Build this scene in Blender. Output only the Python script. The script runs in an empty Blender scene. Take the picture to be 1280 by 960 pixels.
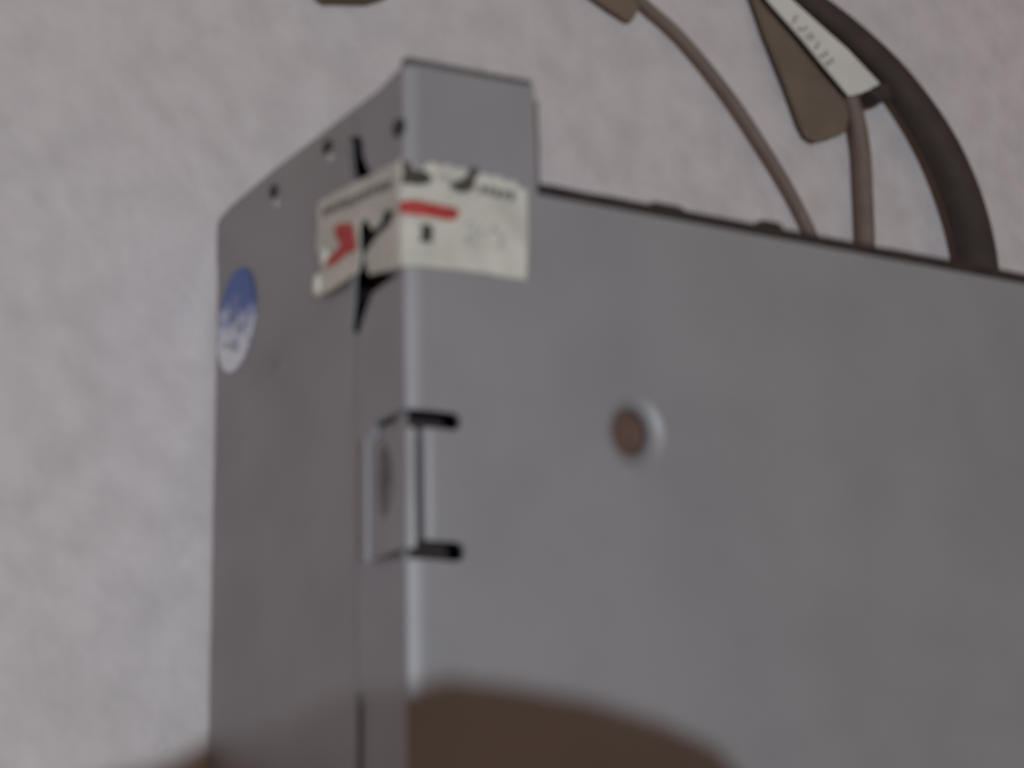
import bpy, bmesh, math, random
from mathutils import Vector, Matrix, noise
random.seed(4)
S = bpy.context.scene
C = S.collection
R = math.radians

# ------------------------------------------------------------------ camera
H = 0.086                                  # height of the box
RC = Matrix(((0.86570154, -0.02242818, 0.50005782),
             (0.09443551, -0.97373843, -0.20716034),
             (0.49157175, 0.22656224, -0.84084884)))      # rows: right, down, forward
CAM = Vector((-0.10421215, -0.10683444, 0.29565329))
cd = bpy.data.cameras.new('camera'); cam = bpy.data.objects.new('camera', cd); C.objects.link(cam)
r0, r1, r2 = RC[0], RC[1], RC[2]
cam.matrix_world = Matrix(((r0[0], -r1[0], -r2[0], CAM[0]), (r0[1], -r1[1], -r2[1], CAM[1]),
                           (r0[2], -r1[2], -r2[2], CAM[2]), (0, 0, 0, 1)))
cd.sensor_width = 36; cd.lens = 2000 / 1280 * 36
cd.clip_start = 0.005; cd.clip_end = 20
cd.dof.use_dof = True; cd.dof.focus_distance = 1.5; cd.dof.aperture_fstop = 26
S.camera = cam

# ------------------------------------------------------------------ room light
wd = bpy.data.worlds.new('World'); S.world = wd; wd.use_nodes = True
bg = wd.node_tree.nodes['Background']
bg.inputs[0].default_value = (1.0, 0.68, 0.50, 1); bg.inputs[1].default_value = 0.160
LAMP = Vector((-0.335, -0.205, 1.16))
ld = bpy.data.lights.new('ceiling_lamp', 'POINT'); lo = bpy.data.objects.new('ceiling_lamp', ld)
C.objects.link(lo); lo.location = LAMP
ld.energy = 26.5; ld.color = (0.80, 0.94, 1.0); ld.shadow_soft_size = 0.005
S.view_settings.view_transform = 'Standard'; S.view_settings.look = 'None'
S.view_settings.exposure = 0; S.view_settings.gamma = 1
S.view_settings.use_curve_mapping = False

# ------------------------------------------------------------------ helpers
def U(px, py, axis=2, val=H):
    d = r0 * ((px - 640) / 2000) + r1 * ((py - 480) / 2000) + r2
    return CAM + d * ((val - CAM[axis]) / d[axis])

def mat(name, col, rough=.6, metal=0., n_scale=0, n_amt=0, bump=0, bscale=200, bdist=.001, col2=None, spec=.5):
    m = bpy.data.materials.new(name); m.use_nodes = True
    nt = m.node_tree; b = nt.nodes['Principled BSDF']
    b.inputs['Base Color'].default_value = (*col, 1)
    b.inputs['Roughness'].default_value = rough; b.inputs['Metallic'].default_value = metal
    b.inputs['Specular IOR Level'].default_value = spec
    tc = nt.nodes.new('ShaderNodeTexCoord')
    if n_scale:
        t = nt.nodes.new('ShaderNodeTexNoise'); t.inputs['Scale'].default_value = n_scale
        t.inputs['Detail'].default_value = 6
        nt.links.new(tc.outputs['Object'], t.inputs['Vector'])
        x = nt.nodes.new('ShaderNodeMix'); x.data_type = 'RGBA'
        c2 = col2 or tuple(c * (1 - n_amt) for c in col)
        x.inputs[6].default_value = (*col, 1); x.inputs[7].default_value = (*c2, 1)
        mr = nt.nodes.new('ShaderNodeMapRange'); mr.inputs[1].default_value = .38; mr.inputs[2].default_value = .66
        nt.links.new(t.outputs['Fac'], mr.inputs[0]); nt.links.new(mr.outputs[0], x.inputs[0])
        nt.links.new(x.outputs[2], b.inputs['Base Color'])
    if bump:
        t = nt.nodes.new('ShaderNodeTexNoise'); t.inputs['Scale'].default_value = bscale
        t.inputs['Detail'].default_value = 5
        nt.links.new(tc.outputs['Object'], t.inputs['Vector'])
        bp = nt.nodes.new('ShaderNodeBump'); bp.inputs['Strength'].default_value = bump
        bp.inputs['Distance'].default_value = bdist
        nt.links.new(t.outputs['Fac'], bp.inputs['Height']); nt.links.new(bp.outputs[0], b.inputs['Normal'])
    return m

M = {
 'table': mat('white_laminate', (.668, .592, .606), .55, 0, 110, .11, .75, 130, .0012),
 'steel': mat('galvanised_steel', (.372, .354, .378), .58, .42, 55, .08, .16, 70, .0006),
 'steel2': mat('side_steel', (.355, .335, .342), .46, .5, 40, .12, .35, 38, .0012),
 'bright': mat('glint_steel', (.55, .56, .57), .35, .7),
 'dark': mat('dark_shade', (.035, .022, .02), .7, 0, 200, .4),
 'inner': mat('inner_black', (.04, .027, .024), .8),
 'hole_brown': mat('brown_hole_shade', (.16, .085, .065), .7, 0, 300, .3),
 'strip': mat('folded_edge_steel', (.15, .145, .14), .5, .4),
 'dent': mat('worn_dark_steel', (.20, .19, .21), .5, .4, 350, .45),
 'tear': mat('torn_adhesive', (.085, .068, .06), .8, 0, 500, .5),
 'paper': mat('sticker_paper', (.70, .66, .59), .65, 0, 150, .22),
 'paper2': mat('worn_sticker_paper', (.75, .72, .66), .6),
 'red': mat('red_ink', (.58, .055, .05), .6, 0, 400, .35),
 'black': mat('black_ink', (.05, .04, .04), .7, 0, 500, .3),
 'grey': mat('grey_ink', (.25, .22, .21), .7, 0, 600, .3),
 'faint': mat('faint_ink', (.47, .42, .40), .7),
 'foil': mat('blue_silver_foil', (.5, .5, .6), .42, .35, 0, 0, .5, 450, .0006),
 'blue': mat('blue_foil', (.10, .16, .40), .45, .35, 350, .35, .5, 500, .0006),
 'silver': mat('silver_foil', (.85, .84, .92), .32, .45, 400, .25, .5, 450, .0006),
 'pale_blue': mat('pale_blue_foil', (.22, .27, .48), .5, .3),
 'dull_silver': mat('dull_silver_foil', (.42, .42, .48), .5, .4),
 'cable_black': mat('black_cable_sheath', (.058, .037, .034), .8, 0, 120, .3),
 'strand_brown': mat('brown_strand_matte', (.19, .135, .11), .65, 0, 150, .15),
 'flat_brown': mat('brown_flat_matte', (.19, .135, .10), .7, 0, 90, .15),
 'label': mat('white_label', (.74, .70, .66), .6, 0, 120, .08),
 'blocker': mat('blocker_black', (.03, .03, .03), .5),
}

def link(name, bm, m, parent=None, label=None, smooth=False):
    me = bpy.data.meshes.new(name); bmesh.ops.recalc_face_normals(bm, faces=bm.faces[:])
    bm.to_mesh(me); bm.free()
    me.materials.append(M[m] if isinstance(m, str) else m)
    if smooth:
        for p in me.polygons: p.use_smooth = True
    o = bpy.data.objects.new(name, me); C.objects.link(o)
    if parent: o.parent = parent
    if label: o['label'] = label
    return o

def thing(name, label, cat, loc=(0, 0, 0), group=None):
    o = bpy.data.objects.new(name, None); C.objects.link(o); o.empty_display_size = .01
    o.location = loc; o['label'] = label; o['category'] = cat
    if group: o['group'] = group
    return o

def tag(o, label, cat, group=None):
    o['label'] = label; o['category'] = cat
    if group: o['group'] = group
    return o

def fill2d(loops):
    """filled planar bmesh from an outline and its holes (2-D lists)"""
    cu = bpy.data.curves.new('outline', 'CURVE'); cu.dimensions = '2D'; cu.fill_mode = 'BOTH'
    for lp in loops:
        sp = cu.splines.new('POLY'); sp.points.add(len(lp) - 1); sp.use_cyclic_u = True
        for p, q in zip(sp.points, lp): p.co = (q[0], q[1], 0, 1)
    o = bpy.data.objects.new('outline', cu); C.objects.link(o)
    dg = bpy.context.evaluated_depsgraph_get(); dg.update()
    me = bpy.data.meshes.new_from_object(o.evaluated_get(dg))
    bm = bmesh.new(); bm.from_mesh(me)
    bpy.data.objects.remove(o); bpy.data.curves.remove(cu); bpy.data.meshes.remove(me)
    bmesh.ops.remove_doubles(bm, verts=bm.verts[:], dist=1e-7)
    return bm

AB = 0.0037                        # developed length of the corner bend: a tight fold, then a soft shoulder
BEND = [(0.0, 0.0)]
for k in range(92):
    t = (k + .5) / 92 * AB
    a = 90 - 64 * t / .0009 if t < .0009 else 26 * (1 - (t - .0009) / (AB - .0009)) ** 1.1
    BEND.append((BEND[-1][0] + math.cos(R(a)) * AB / 92, BEND[-1][1] + math.sin(R(a)) * AB / 92))
DX, DZ = BEND[-1]
RB = DX
def u_of(px, py, side):            # unrolled sheet coordinates of a photo point
    if side == 'T':
        p = U(px, py, 2, H); return (p.x - DX + AB / 2, p.y)
    p = U(px, py, 0, 0.0); return (-(H - DZ - p.z) - AB / 2, p.y)

def roll(u, y, off=0.0):           # unrolled -> bent round the corner, raised by off
    if u >= AB / 2: return Vector((DX + u - AB / 2, y, H + off))
    if u <= -AB / 2: return Vector((-off, y, H - DZ + (u + AB / 2)))
    q = (u + AB / 2) / AB * 92; k = min(int(q), 91); f = q - k
    x = BEND[k][0] * (1 - f) + BEND[k + 1][0] * f; z = BEND[k][1] * (1 - f) + BEND[k + 1][1] * f
    dx = BEND[k + 1][0] - BEND[k][0]; dz = BEND[k + 1][1] - BEND[k][1]; L = math.hypot(dx, dz)
    return Vector((x - dz / L * off, y, H - DZ + z + dx / L * off))

def bent(name, loops, off, thick, m, parent, label=None, extra=None):
    """sheet that follows the bent corner; loops are unrolled (u,y) lists"""
    bm = fill2d(loops)
    for k in range(21):
        u = -AB / 2 + AB * k / 20
        bmesh.ops.bisect_plane(bm, geom=bm.verts[:] + bm.edges[:] + bm.faces[:], dist=1e-7, plane_co=(u, 0, 0), plane_no=(1, 0, 0))
    if extra:
        ys = [v.co.y for v in bm.verts]; us = [v.co.x for v in bm.verts]
        for k in range(1, 10):
            bmesh.ops.bisect_plane(bm, geom=bm.verts[:] + bm.edges[:] + bm.faces[:], dist=1e-7, plane_co=(0, min(ys) + (max(ys) - min(ys)) * k / 10, 0), plane_no=(0, 1, 0))
            bmesh.ops.bisect_plane(bm, geom=bm.verts[:] + bm.edges[:] + bm.faces[:], dist=1e-7, plane_co=(min(us) + (max(us) - min(us)) * k / 10, 0, 0), plane_no=(1, 0, 0))
    flat = {v: (v.co.x, v.co.y) for v in bm.verts}
    ex = extra or (lambda u, y: 0)
    base = bm.verts[:]
    for v in base: v.co = roll(*flat[v], off + ex(*flat[v]))
    top = bm.faces[:]
    bedges = [e for e in bm.edges if len(e.link_faces) == 1]
    low = {v: bm.verts.new(roll(*flat[v], off - thick + ex(*flat[v]))) for v in base}
    for e in bedges:
        a, b = e.verts; bm.faces.new((a, b, low[b], low[a]))
    for f in top: bm.faces.new([low[v] for v in reversed(f.verts)])
    return link(name, bm, m, parent, label)

def W(*pts): return [u_of(x, y, s) for x, y, s in pts]

def prism(bm, pts, z0, z1):
    a = [bm.verts.new((p[0], p[1], z0)) for p in pts]; b = [bm.verts.new((p[0], p[1], z1)) for p in pts]
    n = len(pts); bm.faces.new(a); bm.faces.new(b)
    for i in range(n): bm.faces.new((a[i], a[(i + 1) % n], b[(i + 1) % n], b[i]))

def box(bm, x0, x1, y0, y1, z0, z1): prism(bm, [(x0, y0), (x1, y0), (x1, y1), (x0, y1)], z0, z1)

def bev(bm, w, seg=2): bmesh.ops.bevel(bm, geom=bm.edges[:], offset=w, segments=seg, affect='EDGES', profile=.5)

def catmull(pts, n=8):
    P = [pts[0]] + pts + [pts[-1]]; out = []
    for i in range(1, len(P) - 2):
        for k in range(n):
            t = k / n
            out.append(tuple(.5 * (2 * b + (c - a) * t + (2 * a - 5 * b + 4 * c - d) * t * t + (3 * b - a - 3 * c + d) * t ** 3)
                       for a, b, c, d in zip(P[i - 1], P[i], P[i + 1], P[i + 2])))
    out.append(tuple(pts[-1])); return out

def tube(bm, path, seg=14, flat=1.0):          # path: (x,y,z,r)
    rings = []
    for i, q in enumerate(path):
        p = Vector(q[:3]); t = (Vector(path[min(i + 1, len(path) - 1)][:3]) - Vector(path[max(i - 1, 0)][:3])).normalized()
        side = t.cross(Vector((0, 0, 1))).normalized(); up = side.cross(t)
        rings.append([bm.verts.new(p + side * (q[3] * math.cos(2 * math.pi * k / seg)) + up * (q[3] * flat * math.sin(2 * math.pi * k / seg))) for k in range(seg)])
    for a, b in zip(rings, rings[1:]):
        for k in range(seg): bm.faces.new((a[k], a[(k + 1) % seg], b[(k + 1) % seg], b[k]))
    bm.faces.new(rings[0]); bm.faces.new(rings[-1])

# ------------------------------------------------------------------ table
bm = bmesh.new(); N = 150
g = [[None] * (N + 1) for _ in range(N + 1)]
for i in range(N + 1):
    for j in range(N + 1):
        x = -.5 + 1.2 * i / N; y = -.6 + 1.2 * j / N
        a = noise.noise(Vector((x * 9, y * 22 - x * 12, 0))) * .0011 + noise.noise(Vector((x * 40, y * 40, 3))) * .00025
        g[i][j] = bm.verts.new((x, y, -.0016 + a))
for i in range(N):
    for j in range(N): bm.faces.new((g[i][j], g[i + 1][j], g[i + 1][j + 1], g[i][j + 1]))
o = link('table_surface', bm, 'table', smooth=True); o['kind'] = 'structure'

# ------------------------------------------------------------------ the box
YN = -.205; XE = .150                                   # near end and right end, out of the frame
case = thing('metal_case', 'grey sheet steel box with torn paper sticker and blue oval seal on its corner', 'metal box')
P_T0, P_T1, P_T2 = (507, 77), (668, 109), (671, 243)
top0 = u_of(*P_T0, 'T'); top1 = u_of(*P_T1, 'T'); top2 = u_of(*P_T2, 'T'); top3 = u_of(1280, 355, 'T')
yr = top3[1] + (top3[1] - top2[1]) / (top3[0] - top2[0]) * (XE - top3[0])
FL = u_of(447, 600, 'W')[0]                             # flange edge on the side wall
cover_outline = [(AB / 2, top0[1] - .0002), top1, top2, top3, (XE, yr), (XE, YN), (FL, YN)] + \
    [(FL, u_of(443, 866, 'W')[1])] + \
    W((447, 440, 'W'), (449, 415, 'W'), (456, 392, 'W'), (466, 366, 'W'), (492, 347, 'W'), (502, 340, 'W'), (480, 341, 'W'), (466, 320, 'W'),
      (476, 304, 'W'), (492, 284, 'W'), (499, 260, 'W'), (484, 260, 'W'), (474, 272, 'W'), (468, 270, 'W'), (464, 250, 'W'), (470, 226, 'W'), (460, 210, 'W'), (454, 196, 'W'), (452, 172, 'W')) + \
    [(FL, u_of(447, 165, 'W')[1])] + [(FL, u_of(447, 138, 'W')[1] - .0003)]
y1, y2 = u_of(515, 511, 'T')[1], u_of(515, 533, 'T')[1]  # upper slot
y3, y4 = u_of(525, 675, 'T')[1], u_of(525, 700, 'T')[1]  # lower slot
uL = u_of(466, 600, 'W')[0]; uR = u_of(529, 600, 'T')[0]; uE = u_of(575, 525, 'T')[0]; uE2 = u_of(580, 688, 'T')[0]
latch_hole = [(uL, y1 - .0002), (u_of(505, 520, 'T')[0], y1 + .0001), (uE - .0008, y1), (uE, y1 - .0006), (uE, y2 + .0006), (uE - .0008, y2), (uR, y2), (uR, y3), (uE2 - .0009, y3), (uE2, y3 - .0007),
              (uE2, y4 + .0007), (uE2 - .0009, y4), (u_of(512, 690, 'T')[0], y4 + .0002), (uL, y4 + .0012)]
hc = U(795, 541); hr0 = .0057
ring = [(hc.x - RB + AB / 2 + hr0 * math.cos(t), hc.y + hr0 * 1.08 * math.sin(t)) for t in [2 * math.pi * k / 40 for k in range(40)]]
bent('cover', [cover_outline, latch_hole, ring], 0, .0009, 'steel', case)

# dished screw hole
bm = bmesh.new(); pr = [(1.02, .00004), (.95, -.00008), (.86, -.0003), (.74, -.0008), (.66, -.0013), (.62, -.0017), (.60, -.0025)]
hx = U(786, 541, 2, H - .0022)
rings = []
for i, (k, z) in enumerate(pr):
    t = i / (len(pr) - 1)
    cx = hc.x * (1 - t) + hx.x * t; cy = hc.y * (1 - t) + hx.y * t
    rings.append([bm.verts.new((cx + hr0 * k * math.cos(a) * (1.0 if i == 0 else .97), cy + hr0 * 1.08 * k * math.sin(a), H + z)) for a in [2 * math.pi * q / 40 for q in range(40)]])
for a, b in zip(rings, rings[1:]):
    for q in range(40): bm.faces.new((a[q], a[(q + 1) % 40], b[(q + 1) % 40], b[q]))
rim = link('screw_hole_rim', bm, 'steel', case, 'round dished screw hole in the top', smooth=True)
bm = bmesh.new(); box(bm, hx.x - .008, hx.x + .008, hx.y - .009, hx.y + .009, H - .0040, H - .0034)
link('hole_shade_plate', bm, 'hole_brown', case)  # brown plate colours in the unlit inside of the hole

# bend along the inside edge of the latch opening
bm = bmesh.new(); xr = roll(uR, 0).x; rr = .0017; prof = []
for k in range(7):
    f = math.pi / 2 * k / 6; prof.append((xr + rr - rr * math.sin(f) - .0001, H + .0003 - rr + rr * math.cos(f)))
prof = [(xr + rr + .0006, H + .0003)] + prof + [(prof[-1][0], H - .006)]
A = [bm.verts.new((x, y2 - .0002, z)) for x, z in prof]; B = [bm.verts.new((x, y3 + .0002, z)) for x, z in prof]
for i in range(len(prof) - 1): bm.faces.new((A[i], A[i + 1], B[i + 1], B[i]))
link('bent_lip', bm, 'steel', case, smooth=True)

# latch tab bridging the corner between the slots
uT0 = u_of(468, 600, 'W')[0]; uT1 = u_of(518, 600, 'T')[0]
tab = bent('latch_tab', [[(uT0, y2 - .0009), (uT1, y2 - .0002), (uT1, y3 - .0012), (uT0, y3 - .0020)]], .0007, .0012, 'steel2', case,
           'narrow latch tab between two dark slots on the corner', extra=lambda u, y: .0002 * math.sin(u * 900) + .0002)
bm = bmesh.new()
uu = uT0; p0 = roll(uT0 + .0002, y2, 0)
box(bm, -.0017, -.0004, y3 - .0022, y2 + .0002, p0.z - .0010, p0.z + .0003); bev(bm, .0002)
link('tab_edge', bm, 'steel', tab)
bm = bmesh.new(); cc = roll(u_of(489, 600, 'W')[0], u_of(489, 600, 'W')[1], 0)
for k in range(1):
    vs = [bm.verts.new((-.00105, cc.y + .0062 * math.cos(a), cc.z + .0021 * math.sin(a))) for a in [2 * math.pi * q / 16 for q in range(16)]]
    vs2 = [bm.verts.new((-.00115, cc.y + .0052 * math.cos(a), cc.z + .0015 * math.sin(a))) for a in [2 * math.pi * q / 16 for q in range(16)]]
    for q in range(16): bm.faces.new((vs[q], vs[(q + 1) % 16], vs2[(q + 1) % 16], vs2[q]))
    bm.faces.new(vs2)
link('scratch', bm, 'dent', tab)

# side wall (0.9 mm behind the cover flange), with slot and small holes
wx = .00095
def wp(px, py):
    p = U(px, py, 0, wx); return (p.y, p.z)
zt = H - .0035
wall_out = [(wp(500, 92)[0], zt), (wp(340, 214)[0], wp(340, 214)[1]), wp(289, 257), wp(274, 274), wp(267, 300), (wp(263, 345)[0], -.0003), (YN, -.0003), (YN, zt)]
slots = [[wp(*q) for q in ((435, 171), (454, 171), (460, 208), (474, 226), (484, 256), (501, 256), (500, 290), (484, 320), (504, 340), (504, 356), (478, 376), (462, 398), (450, 418), (435, 414), (438, 380), (440, 344), (446, 318), (443, 275), (440, 224), (437, 205))]]
slots.append([wp(*q) for q in ((462, 522), (495, 509), (495, 527), (462, 539))])
def circ(px, py, ry, rz):
    y, z = wp(px, py); return [(y + ry * math.cos(a), z + rz * math.sin(a)) for a in [2 * math.pi * k / 14 for k in range(14)]]
bm = fill2d([wall_out] + slots)
r = bmesh.ops.extrude_face_region(bm, geom=bm.faces[:])
for v in [v for v in r['geom'] if isinstance(v, bmesh.types.BMVert)]: v.co.z -= .001
for v in bm.verts: v.co = Vector((wx - v.co.z, v.co.x, v.co.y))
link('side_wall', bm, 'steel2', case)
nt = M['steel2'].node_tree; tc = nt.nodes.new('ShaderNodeTexCoord'); mp = nt.nodes.new('ShaderNodeMapping'); mp.vector_type = 'TEXTURE'
dc = wp(348, 462); mp.inputs['Location'].default_value = (0, dc[0], dc[1]); mp.inputs['Scale'].default_value = (.05, .011, .026)
gt = nt.nodes.new('ShaderNodeTexGradient'); gt.gradient_type = 'QUADRATIC_SPHERE'
nt.links.new(tc.outputs['Object'], mp.inputs[0]); nt.links.new(mp.outputs[0], gt.inputs[0])
b2 = nt.nodes.new('ShaderNodeBump'); b2.inputs['Distance'].default_value = .0035; nt.links.new(gt.outputs['Fac'], b2.inputs['Height'])
b1 = [n for n in nt.nodes if n.type == 'BUMP' and n != b2][0]; nt.links.new(b2.outputs[0], b1.inputs['Normal'])
# dark discs painted for the shaded holes, far end of the side wall
for px, py, rr_ in ((498, 160, .0017), (342, 239, .0015), (409, 184, .0015)):
    bm = bmesh.new(); c = U(px, py, 0, -.0001 if px > 450 else wx - .0002)
    bmesh.ops.create_cone(bm, cap_ends=True, segments=16, radius1=rr_, radius2=rr_ * .75, depth=.0008, matrix=Matrix.Translation(c) @ Matrix.Rotation(-math.pi / 2, 4, 'Y'))
    link('hole_disc', bm, 'dark', case, None)
for px, py in ((346, 254), (413, 196)):
    bm = bmesh.new(); c = U(px, py, 0, wx)
    bmesh.ops.create_uvsphere(bm, u_segments=12, v_segments=8, radius=.0011, matrix=Matrix.Translation(c) @ Matrix.Diagonal((.4, 1, 1, 1)))
    link('hole_glint', bm, 'bright', case, smooth=True)  # bright steel bumps painted as highlights beside the dark discs
# small bulge/fold low on the flange
bm = bmesh.new(); z0 = U(452, 900, 0, 0).z
box(bm, -.0005, .0004, YN, U(450, 866, 0, 0).y, z0 - .0009, z0 + .0001); bev(bm, .0002)
link('flange_fold', bm, 'strip', case)

# far walls, base, block coloured dark for the unlit interior
ye = top2[1]; x1 = roll(*top1).x
def T(p): q = roll(*p); return (q.x, q.y)
bm = bmesh.new()
fw = [(.0025, T(top0)[1] - .0018), (T(top1)[0] - .001, T(top1)[1] - .0016), (T(top2)[0] - .001, T(top2)[1] - .0016), (T(top3)[0], T(top3)[1] - .0016), (XE - .001, yr - .0016), (XE - .001, YN), (XE - .002, YN), (XE - .002, yr - .0026), (T(top3)[0], T(top3)[1] - .0026), (T(top2)[0] - .002, T(top2)[1] - .0026), (T(top1)[0] - .002, T(top1)[1] - .0026), (.0025, T(top0)[1] - .0028)]
prism(bm, fw, .004, H - .0011); link('far_wall', bm, 'steel2', case)
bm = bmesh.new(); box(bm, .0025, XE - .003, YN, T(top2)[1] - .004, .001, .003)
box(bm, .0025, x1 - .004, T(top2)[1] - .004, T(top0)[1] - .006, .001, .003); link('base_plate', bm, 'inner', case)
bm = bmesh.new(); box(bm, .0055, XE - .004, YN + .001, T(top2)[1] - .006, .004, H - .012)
box(bm, .0055, x1 - .005, T(top2)[1] - .006, T(top0)[1] - .006, .004, H - .012); link('inner_dark_block', bm, 'inner', case)
bm = bmesh.new(); box(bm, .0022, XE - .001, YN - .0012, YN - .0002, .0005, H - .001); link('near_wall', bm, 'steel2', case)

# folded edges round the raised corner: far edge and right edge
def ribbon(name, pts, w, z0, z1, m, label=None, jag=0):
    bm = bmesh.new(); L = []; Rr = []
    for i, p in enumerate(pts):
        a = Vector(pts[max(i - 1, 0)]); b = Vector(pts[min(i + 1, len(pts) - 1)]); d = (b - a).normalized(); n = Vector((-d.y, d.x))
        ww = w + jag * (noise.noise(Vector((p[0] * 160, p[1] * 50, 1))) + .6 * noise.noise(Vector((p[0] * 420, 0, 1))))
        q = Vector(p); L.append(q - n * .0012); Rr.append(q + n * ww)
    vs = [[bm.verts.new((q.x, q.y, z)) for q, z in ((l, z0), (r_, z0), (r_, z1), (l, z1))] for l, r_ in zip(L, Rr)]
    for a, b in zip(vs, vs[1:]):
        for k in range(4): bm.faces.new((a[k], a[(k + 1) % 4], b[(k + 1) % 4], b[k]))
    bm.faces.new(vs[0]); bm.faces.new(vs[-1])
    return link(name, bm, m, case, label)
tt0 = Vector(T(top0)) + Vector((.0006, -.0001)); tt1 = Vector(T(top1)); tt2 = Vector(T(top2)); tt3 = Vector(T(top3))
e1 = tt1 + Vector((.0015, -.0016)); e2 = tt2 + Vector((.0015, .0012))
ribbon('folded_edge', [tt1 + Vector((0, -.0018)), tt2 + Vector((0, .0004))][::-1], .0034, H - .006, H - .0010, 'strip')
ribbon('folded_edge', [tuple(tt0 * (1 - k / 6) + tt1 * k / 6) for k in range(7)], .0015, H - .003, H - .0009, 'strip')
far = [tuple((tt2 + Vector((.0008, -.0002))) * (1 - k / 60) + (tt3 + (tt3 - tt2) * .12) * (k / 60)) for k in range(61)]
ribbon('dark_shade', far, .0026, H - .006, H - .0009, 'dark', 'dark uneven strip for the shaded gap along the far edge', jag=.00012)  # dark colour paints the shadowed gap behind the far edge
for px, py, ln in ((690, 244, .0028), (845, 267, .0030), (975, 288, .0022)):
    bm = bmesh.new(); c = U(px, py, 2, H); k = (tt3 - tt2).normalized()
    bmesh.ops.create_cube(bm, size=1, matrix=Matrix.Translation((c.x, c.y + .0010, H - .0035)) @ Matrix.Rotation(math.atan2(k.y, k.x), 4, 'Z') @ Matrix.Diagonal((ln * 2.6, .0032, .004, 1)))
    bev(bm, .0014, 4); link('shade_lump', bm, 'dark', case)

# ------------------------------------------------------------------ torn paper sticker
def puff(u, y): return .00016 * noise.noise(Vector((u * 260, y * 260, 5))) + .00010 * noise.noise(Vector((u * 700, y * 200, 9)))
st_out = W((399, 268, 'W'), (402, 253, 'W'), (424, 240, 'W'), (448, 228, 'W'), (470, 217, 'W'), (488, 208, 'W'), (498, 203, 'W'),
           (512, 200, 'T'), (518, 209, 'T'), (525, 214, 'T'), (530, 207, 'T'), (540, 203, 'T'), (547, 209, 'T'), (558, 206, 'T'), (570, 212, 'T'), (579, 211, 'T'), (586, 222, 'T'), (593, 224, 'T'), (600, 217, 'T'), (612, 222, 'T'), (622, 220, 'T'), (630, 228, 'T'), (641, 227, 'T'), (648, 236, 'T'), (657, 238, 'T'),
           (658, 290, 'T'), (656, 351, 'T'), (628, 347, 'T'), (600, 342, 'T'), (560, 337, 'T'), (530, 334, 'T'), (512, 333, 'T'),
           (496, 335, 'W'), (480, 340, 'W'), (464, 344, 'W'), (458, 324, 'W'), (467, 307, 'W'), (478, 292, 'W'), (488, 283, 'W'), (496, 266, 'W'), (490, 262, 'W'), (479, 267, 'W'), (476, 281, 'W'), (468, 288, 'W'), (463, 276, 'W'), (455, 274, 'W'), (451, 284, 'W'), (450, 304, 'W'), (453, 322, 'W'), (449, 341, 'W'),
           (430, 353, 'W'), (414, 364, 'W'), (396, 372, 'W'), (391, 362, 'W'), (400, 346, 'W'), (404, 328, 'W'), (398, 312, 'W'), (400, 290, 'W'))
sticker = bent('paper_sticker', [st_out], .00045, .00035, 'paper', case, 'torn cream paper seal with red and black print wrapped round the corner', extra=puff)
def pr_(name, pts, m, off=.00066, label=None): return bent(name, [W(*pts)], off, .0001, m, sticker, label, extra=puff)
pr_('red_print', ((504, 251, 'T'), (516, 250, 'T'), (531, 254, 'T'), (550, 258, 'T'), (569, 262, 'T'), (572, 268, 'T'), (568, 276, 'T'), (553, 276, 'T'), (536, 272, 'T'), (518, 270, 'T'), (505, 266, 'T')), 'red')
pr_('red_print', ((422, 284, 'W'), (432, 279, 'W'), (444, 280, 'W'), (447, 290, 'W'), (447, 300, 'W'), (450, 306, 'W'), (447, 314, 'W'), (434, 320, 'W'), (424, 330, 'W'), (411, 334, 'W'), (411, 326, 'W'), (424, 315, 'W'), (430, 306, 'W'), (424, 296, 'W')), 'red')
pr_('black_print', ((524, 281, 'T'), (538, 283, 'T'), (539, 292, 'T'), (537, 300, 'T'), (540, 305, 'T'), (523, 303, 'T'), (526, 292, 'T')), 'black')
pr_('torn_patch', ((506, 200, 'T'), (513, 202, 'T'), (516, 212, 'T'), (528, 215, 'T'), (537, 222, 'T'), (537, 230, 'T'), (522, 233, 'T'), (506, 229, 'T'), (507, 214, 'T')), 'tear')
pr_('torn_patch', ((560, 230, 'T'), (572, 227, 'T'), (583, 219, 'T'), (588, 210, 'T'), (596, 212, 'T'), (592, 224, 'T'), (590, 238, 'T'), (576, 243, 'T'), (564, 238, 'T')), 'tear')
# printed text rows (tiny, unreadable)
def row(a, b, side, h, m, n):
    for k in range(n):
        t0 = (k + .08) / n; t1 = (k + .82) / n; j = random.uniform(-.8, .8)
        x0 = a[0] + (b[0] - a[0]) * t0; x2 = a[0] + (b[0] - a[0]) * t1
        ya = a[1] + (b[1] - a[1]) * t0 + j; yb = a[1] + (b[1] - a[1]) * t1 + j
        pr_('letter', ((x0, ya - h / 2, side), (x2, yb - h / 2, side), (x2, yb + h / 2 * random.uniform(.5, 1), side), (x0, ya + h / 2, side)), m)
row((406, 268), (496, 229), 'W', 11, 'grey', 9)
row((596, 238), (642, 247), 'T', 12, 'grey', 5)
row((545, 222), (562, 226), 'T', 8, 'faint', 2)
def stroke(pts, w, m):
    L = []; Rr = []
    for i, p in enumerate(pts):
        a = Vector(pts[max(0, i - 1)]); b = Vector(pts[min(len(pts) - 1, i + 1)]); d = (b - a).normalized(); n = Vector((-d.y, d.x)) * w / 2
        q = Vector(p); L.append(q + n); Rr.append(q - n)
    pr_('handwriting', [(q.x, q.y, 'T') for q in L + Rr[::-1]], m)
stroke([(576, 282), (588, 278), (592, 288), (578, 304), (592, 307)], 3, 'faint')
stroke([(604, 280), (598, 292), (610, 294), (618, 278)], 3, 'faint')
stroke([(616, 286), (626, 298), (622, 312)], 3.4, 'faint')
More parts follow.
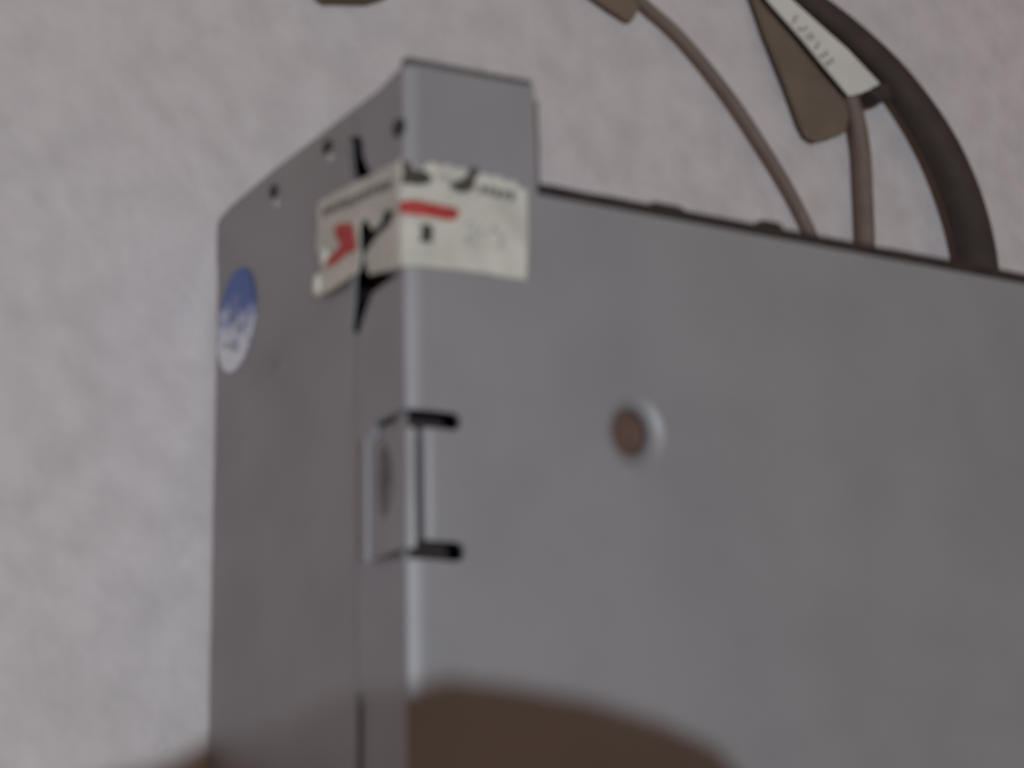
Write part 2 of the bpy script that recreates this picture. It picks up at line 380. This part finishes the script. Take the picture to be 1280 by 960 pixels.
# lifted torn curls at its left end
for (px, py, ry, rz) in ((405, 321, .0016, .0015), (396, 355, .0018, .0012)):
    bm = bmesh.new(); c = U(px, py, 0, -.0006)
    bmesh.ops.create_uvsphere(bm, u_segments=12, v_segments=8, radius=1, matrix=Matrix.Translation(c) @ Matrix.Diagonal((.0006, ry, rz, 1)))
    link('torn_curl', bm, 'paper2', sticker, smooth=True)

# ------------------------------------------------------------------ oval seal
def wall_pt(px, py): p = U(px, py, 0, wx); return Vector((p.y, p.z))
oc = wall_pt(296, 400); ax1 = (wall_pt(301, 335) - wall_pt(290, 466)) / 2; ax2 = (wall_pt(320, 393) - wall_pt(272, 409)) * .46
def ov(t, k=1.0): return oc + (ax1 * math.cos(t) + ax2 * math.sin(t)) * k
def plate(name, pts, x, th, m, parent, label=None):
    bm = fill2d([[tuple(p) for p in pts]])
    r = bmesh.ops.extrude_face_region(bm, geom=bm.faces[:])
    for v in [v for v in r['geom'] if isinstance(v, bmesh.types.BMVert)]: v.co.z += th
    for v in bm.verts: v.co = Vector((x - v.co.z, v.co.x, v.co.y))
    return link(name, bm, m, parent, label)
oval = plate('oval_sticker', [ov(2 * math.pi * k / 48) for k in range(48)], wx - .0001, .0003, 'foil', case, 'oval seal, blue above and silver below')
nt = M['foil'].node_tree; bs = nt.nodes['Principled BSDF']
tc = nt.nodes.new('ShaderNodeTexCoord'); vm = nt.nodes.new('ShaderNodeVectorMath'); vm.operation = 'DOT_PRODUCT'
k = 1 / ax1.length_squared
vm.inputs[1].default_value = (0, ax1.x * k, ax1.y * k); nt.links.new(tc.outputs['Object'], vm.inputs[0])
nz = nt.nodes.new('ShaderNodeTexNoise'); nz.inputs['Scale'].default_value = 420; nt.links.new(tc.outputs['Object'], nz.inputs['Vector'])
ma = nt.nodes.new('ShaderNodeMath'); ma.operation = 'MULTIPLY_ADD'; ma.inputs[1].default_value = 1.3
nt.links.new(nz.outputs['Fac'], ma.inputs[0]); nt.links.new(vm.outputs['Value'], ma.inputs[2])
mr = nt.nodes.new('ShaderNodeMapRange'); b0 = (oc.x * ax1.x + oc.y * ax1.y) * k + .65
mr.inputs[1].default_value = b0 - .45; mr.inputs[2].default_value = b0 + .35; nt.links.new(ma.outputs[0], mr.inputs[0])
rp = nt.nodes.new('ShaderNodeMix'); rp.data_type = 'RGBA'; rp.inputs[6].default_value = (.88, .88, .95, 1); rp.inputs[7].default_value = (.08, .15, .44, 1)
nt.links.new(mr.outputs[0], rp.inputs[0]); nt.links.new(rp.outputs[2], bs.inputs['Base Color'])  # colour runs from silver to blue along the oval
def oq(a, b): return oc + ax1 * a + ax2 * b
def glyph(a, b, s, m, x):
    pts = []
    for k in range(9): t = math.pi * (.3 + 1.4 * k / 8); pts.append(oq(a + s * .16 * math.sin(t), b + s * .5 * math.cos(t)))
    for k in range(8, -1, -1): t = math.pi * (.3 + 1.4 * k / 8); pts.append(oq(a + s * .09 * math.sin(t), b + s * .28 * math.cos(t)))
    plate('letter', pts, x, .0001, m, oval)
for a, b, sc, m_ in ((.42, -.2, .55, 'pale_blue'), (.40, .35, .5, 'pale_blue'), (.12, .05, .75, 'pale_blue'), (.10, -.45, .5, 'silver'), (-.02, .45, .5, 'silver')):
    glyph(a, b, sc, m_, wx - .00042)
for a, b, sc in ((-.22, .42, .5), (-.52, .25, .6), (-.45, -.3, .35)): glyph(a, b, sc, 'dull_silver', wx - .00066)

# ------------------------------------------------------------------ black cable and brown strands behind the box
def on(px, py, z): p = U(px, py, 2, z); return p
def cable(name, pts, m, label, cat='cable', flat=1.0, parent=None):
    path = []
    for px, py, z, r_ in pts: p = on(px, py, z); path.append((p.x, p.y, p.z, r_))
    bm = bmesh.new(); tube(bm, catmull(path, 10), 16, flat)
    o = link(name, bm, m, parent, smooth=True)
    return o
def slab(name, px, z, th, m, parent=None, label=None):
    pts = [on(x, y, z + th) for x, y in px]
    bm = bmesh.new(); prism(bm, [(p.x, p.y) for p in pts], z, z + th); bev(bm, min(.0004, th * .3), 2)
    return link(name, bm, m, parent, label)

c1 = thing('brown_strand', 'thin brown strand running from upper middle, left of the black cable', 'cable', on(950, 180, 0), 'thin brown strands behind the box')  # thin brown tube with a flat brown flap
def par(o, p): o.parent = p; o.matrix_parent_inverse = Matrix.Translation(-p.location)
par(cable('strand_body', [(770, -40, .0014, .00135), (800, 0, .0014, .00135), (850, 46, .0014, .0014), (908, 116, .0015, .00145), (954, 184, .0015, .00145), (992, 248, .0015, .00145), (1022, 312, .0015, .00145), (1050, 390, .0015, .00145)], 'strand_brown', ''), c1)
par(slab('brown_flap', [(700, -40), (742, -4), (760, 9), (786, 26), (793, 24), (799, 6), (812, 2), (770, -40)], .0005, .0010, 'flat_brown'), c1)
c2 = thing('brown_strand', 'solid brown strand and wedge for the shadow of the black cable and its label', 'cable', on(1075, 200, 0), 'thin brown strands behind the box')  # brown solids stand in for the shadow of black cable and label
par(cable('strand_body', [(1000, 30, .0022, .0019), (1040, 84, .0022, .0020), (1064, 126, .0022, .0022), (1076, 180, .0023, .0023), (1080, 240, .0023, .0023), (1083, 320, .0023, .0023), (1083, 400, .0023, .0023)], 'strand_brown', ''), c2)
par(slab('wedge_shadow', [(930, -30), (944, 2), (958, 42), (985, 108), (1002, 156), (1009, 170), (1020, 177), (1040, 172), (1058, 165), (1066, 130), (1060, 116), (1030, 76), (988, 20), (950, -30)], .0006, .0012, 'flat_brown'), c2)
c3 = thing('black_cable', 'thick black cable curving down the right, with a white paper label', 'cable', on(1150, 150, 0), None)
par(cable('strand_body', [(940, -50, .0032, .0030), (1008, 0, .0038, .0034), (1062, 43, .0042, .0038), (1116, 97, .0047, .0043), (1166, 168, .0053, .0049), (1199, 238, .0056, .0052), (1219, 310, .0057, .0053), (1226, 380, .0057, .0053), (1226, 430, .0057, .0053)], 'cable_black', ''), c3)
lab = slab('paper_label', [(938, -30), (962, 2), (1004, 50), (1030, 82), (1062, 120), (1074, 117), (1097, 109), (1100, 104), (1060, 62), (1024, 30), (984, -6), (955, -30)], .0052, .0005, 'label', None, 'white paper label with faint grey writing')
par(lab, c3)
def lab_mark(pts):
    q = [on(x, y, .0060) for x, y in pts]; bm = bmesh.new(); prism(bm, [(p.x, p.y) for p in q], .00575, .00586)
    o = link('letter', bm, 'grey', None); o.parent = lab; return o
def lstroke(pts, w=2.2):
    L = []; Rr = []
    for i, p in enumerate(pts):
        a = Vector(pts[max(0, i - 1)]); b = Vector(pts[min(len(pts) - 1, i + 1)]); d = (b - a).normalized(); n = Vector((-d.y, d.x)) * w / 2
        L.append(Vector(p) + n); Rr.append(Vector(p) - n)
    lab_mark([(q.x, q.y) for q in L + Rr[::-1]])
for cx, cy, kind in ((994, 24, 0), (1004, 34, 1), (1013, 46, 2), (1022, 57, 0), (1030, 68, 3), (1037, 77, 3)):
    def G(u, v): return (cx + u * .62 + v * .6, cy + u * .72 - v * .42)
    if kind == 0: lstroke([G(-3, 7), G(0, 0), G(2, -7)])
    if kind == 1: lstroke([G(3, 7), G(3, -4), G(-1, -7), G(-3, -3)])
    if kind == 2: lstroke([G(-3, -6), G(-3, 6), G(3, 4), G(2, -5)])
    if kind == 3: lstroke([G(-3, 5), G(1, 7), G(3, 3), G(-3, -6), G(4, -6)])
clip = slab('cable_tie', [(1092, 116), (1100, 104), (1112, 104), (1116, 122), (1100, 126)], .003, .0058, 'cable_black'); par(clip, c3)
plug = slab('brown_plug', [(400, -70), (404, -14), (414, -7), (470, -6), (490, -12), (500, -70)], 0.0003, .005, 'flat_brown')
tag(plug, 'brown plug just showing at the top edge, left of all the cables', 'plug')

# ------------------------------------------------------------------ the phone added out of view, outlined to cast the near-end shadow
ZP = .43
ol = [(-.064, -.122), (-.0535, -.1184), (-.041, -.1170), (-.030, -.1152), (-.015, -.1055), (-.007, -.0992), (.001, -.0970), (.0117, -.0984), (.0254, -.1006), (.0390, -.1042), (.0485, -.1076), (.0532, -.112), (.058, -.120), (.062, -.150), (.055, -.168), (.04, -.175), (-.05, -.175), (-.070, -.165), (-.078, -.14)]
tz = (ZP - H) / (LAMP.z - H); bm = bmesh.new()
pp = [((1 - tz) * x + tz * LAMP.x, (1 - tz) * y + tz * LAMP.y) for x, y in ol]
mid = (sum(p[0] for p in pp) / len(pp), sum(p[1] for p in pp) / len(pp))
prism(bm, [(p[0] - mid[0], p[1] - mid[1]) for p in pp], 0, .012); bev(bm, .001, 2)
ph = link('shadow_blocker', bm, 'blocker'); ph.location = (mid[0], mid[1], ZP)
tag(ph, 'added unseen black phone outlined to shade the near end of the grey box', 'blocker')
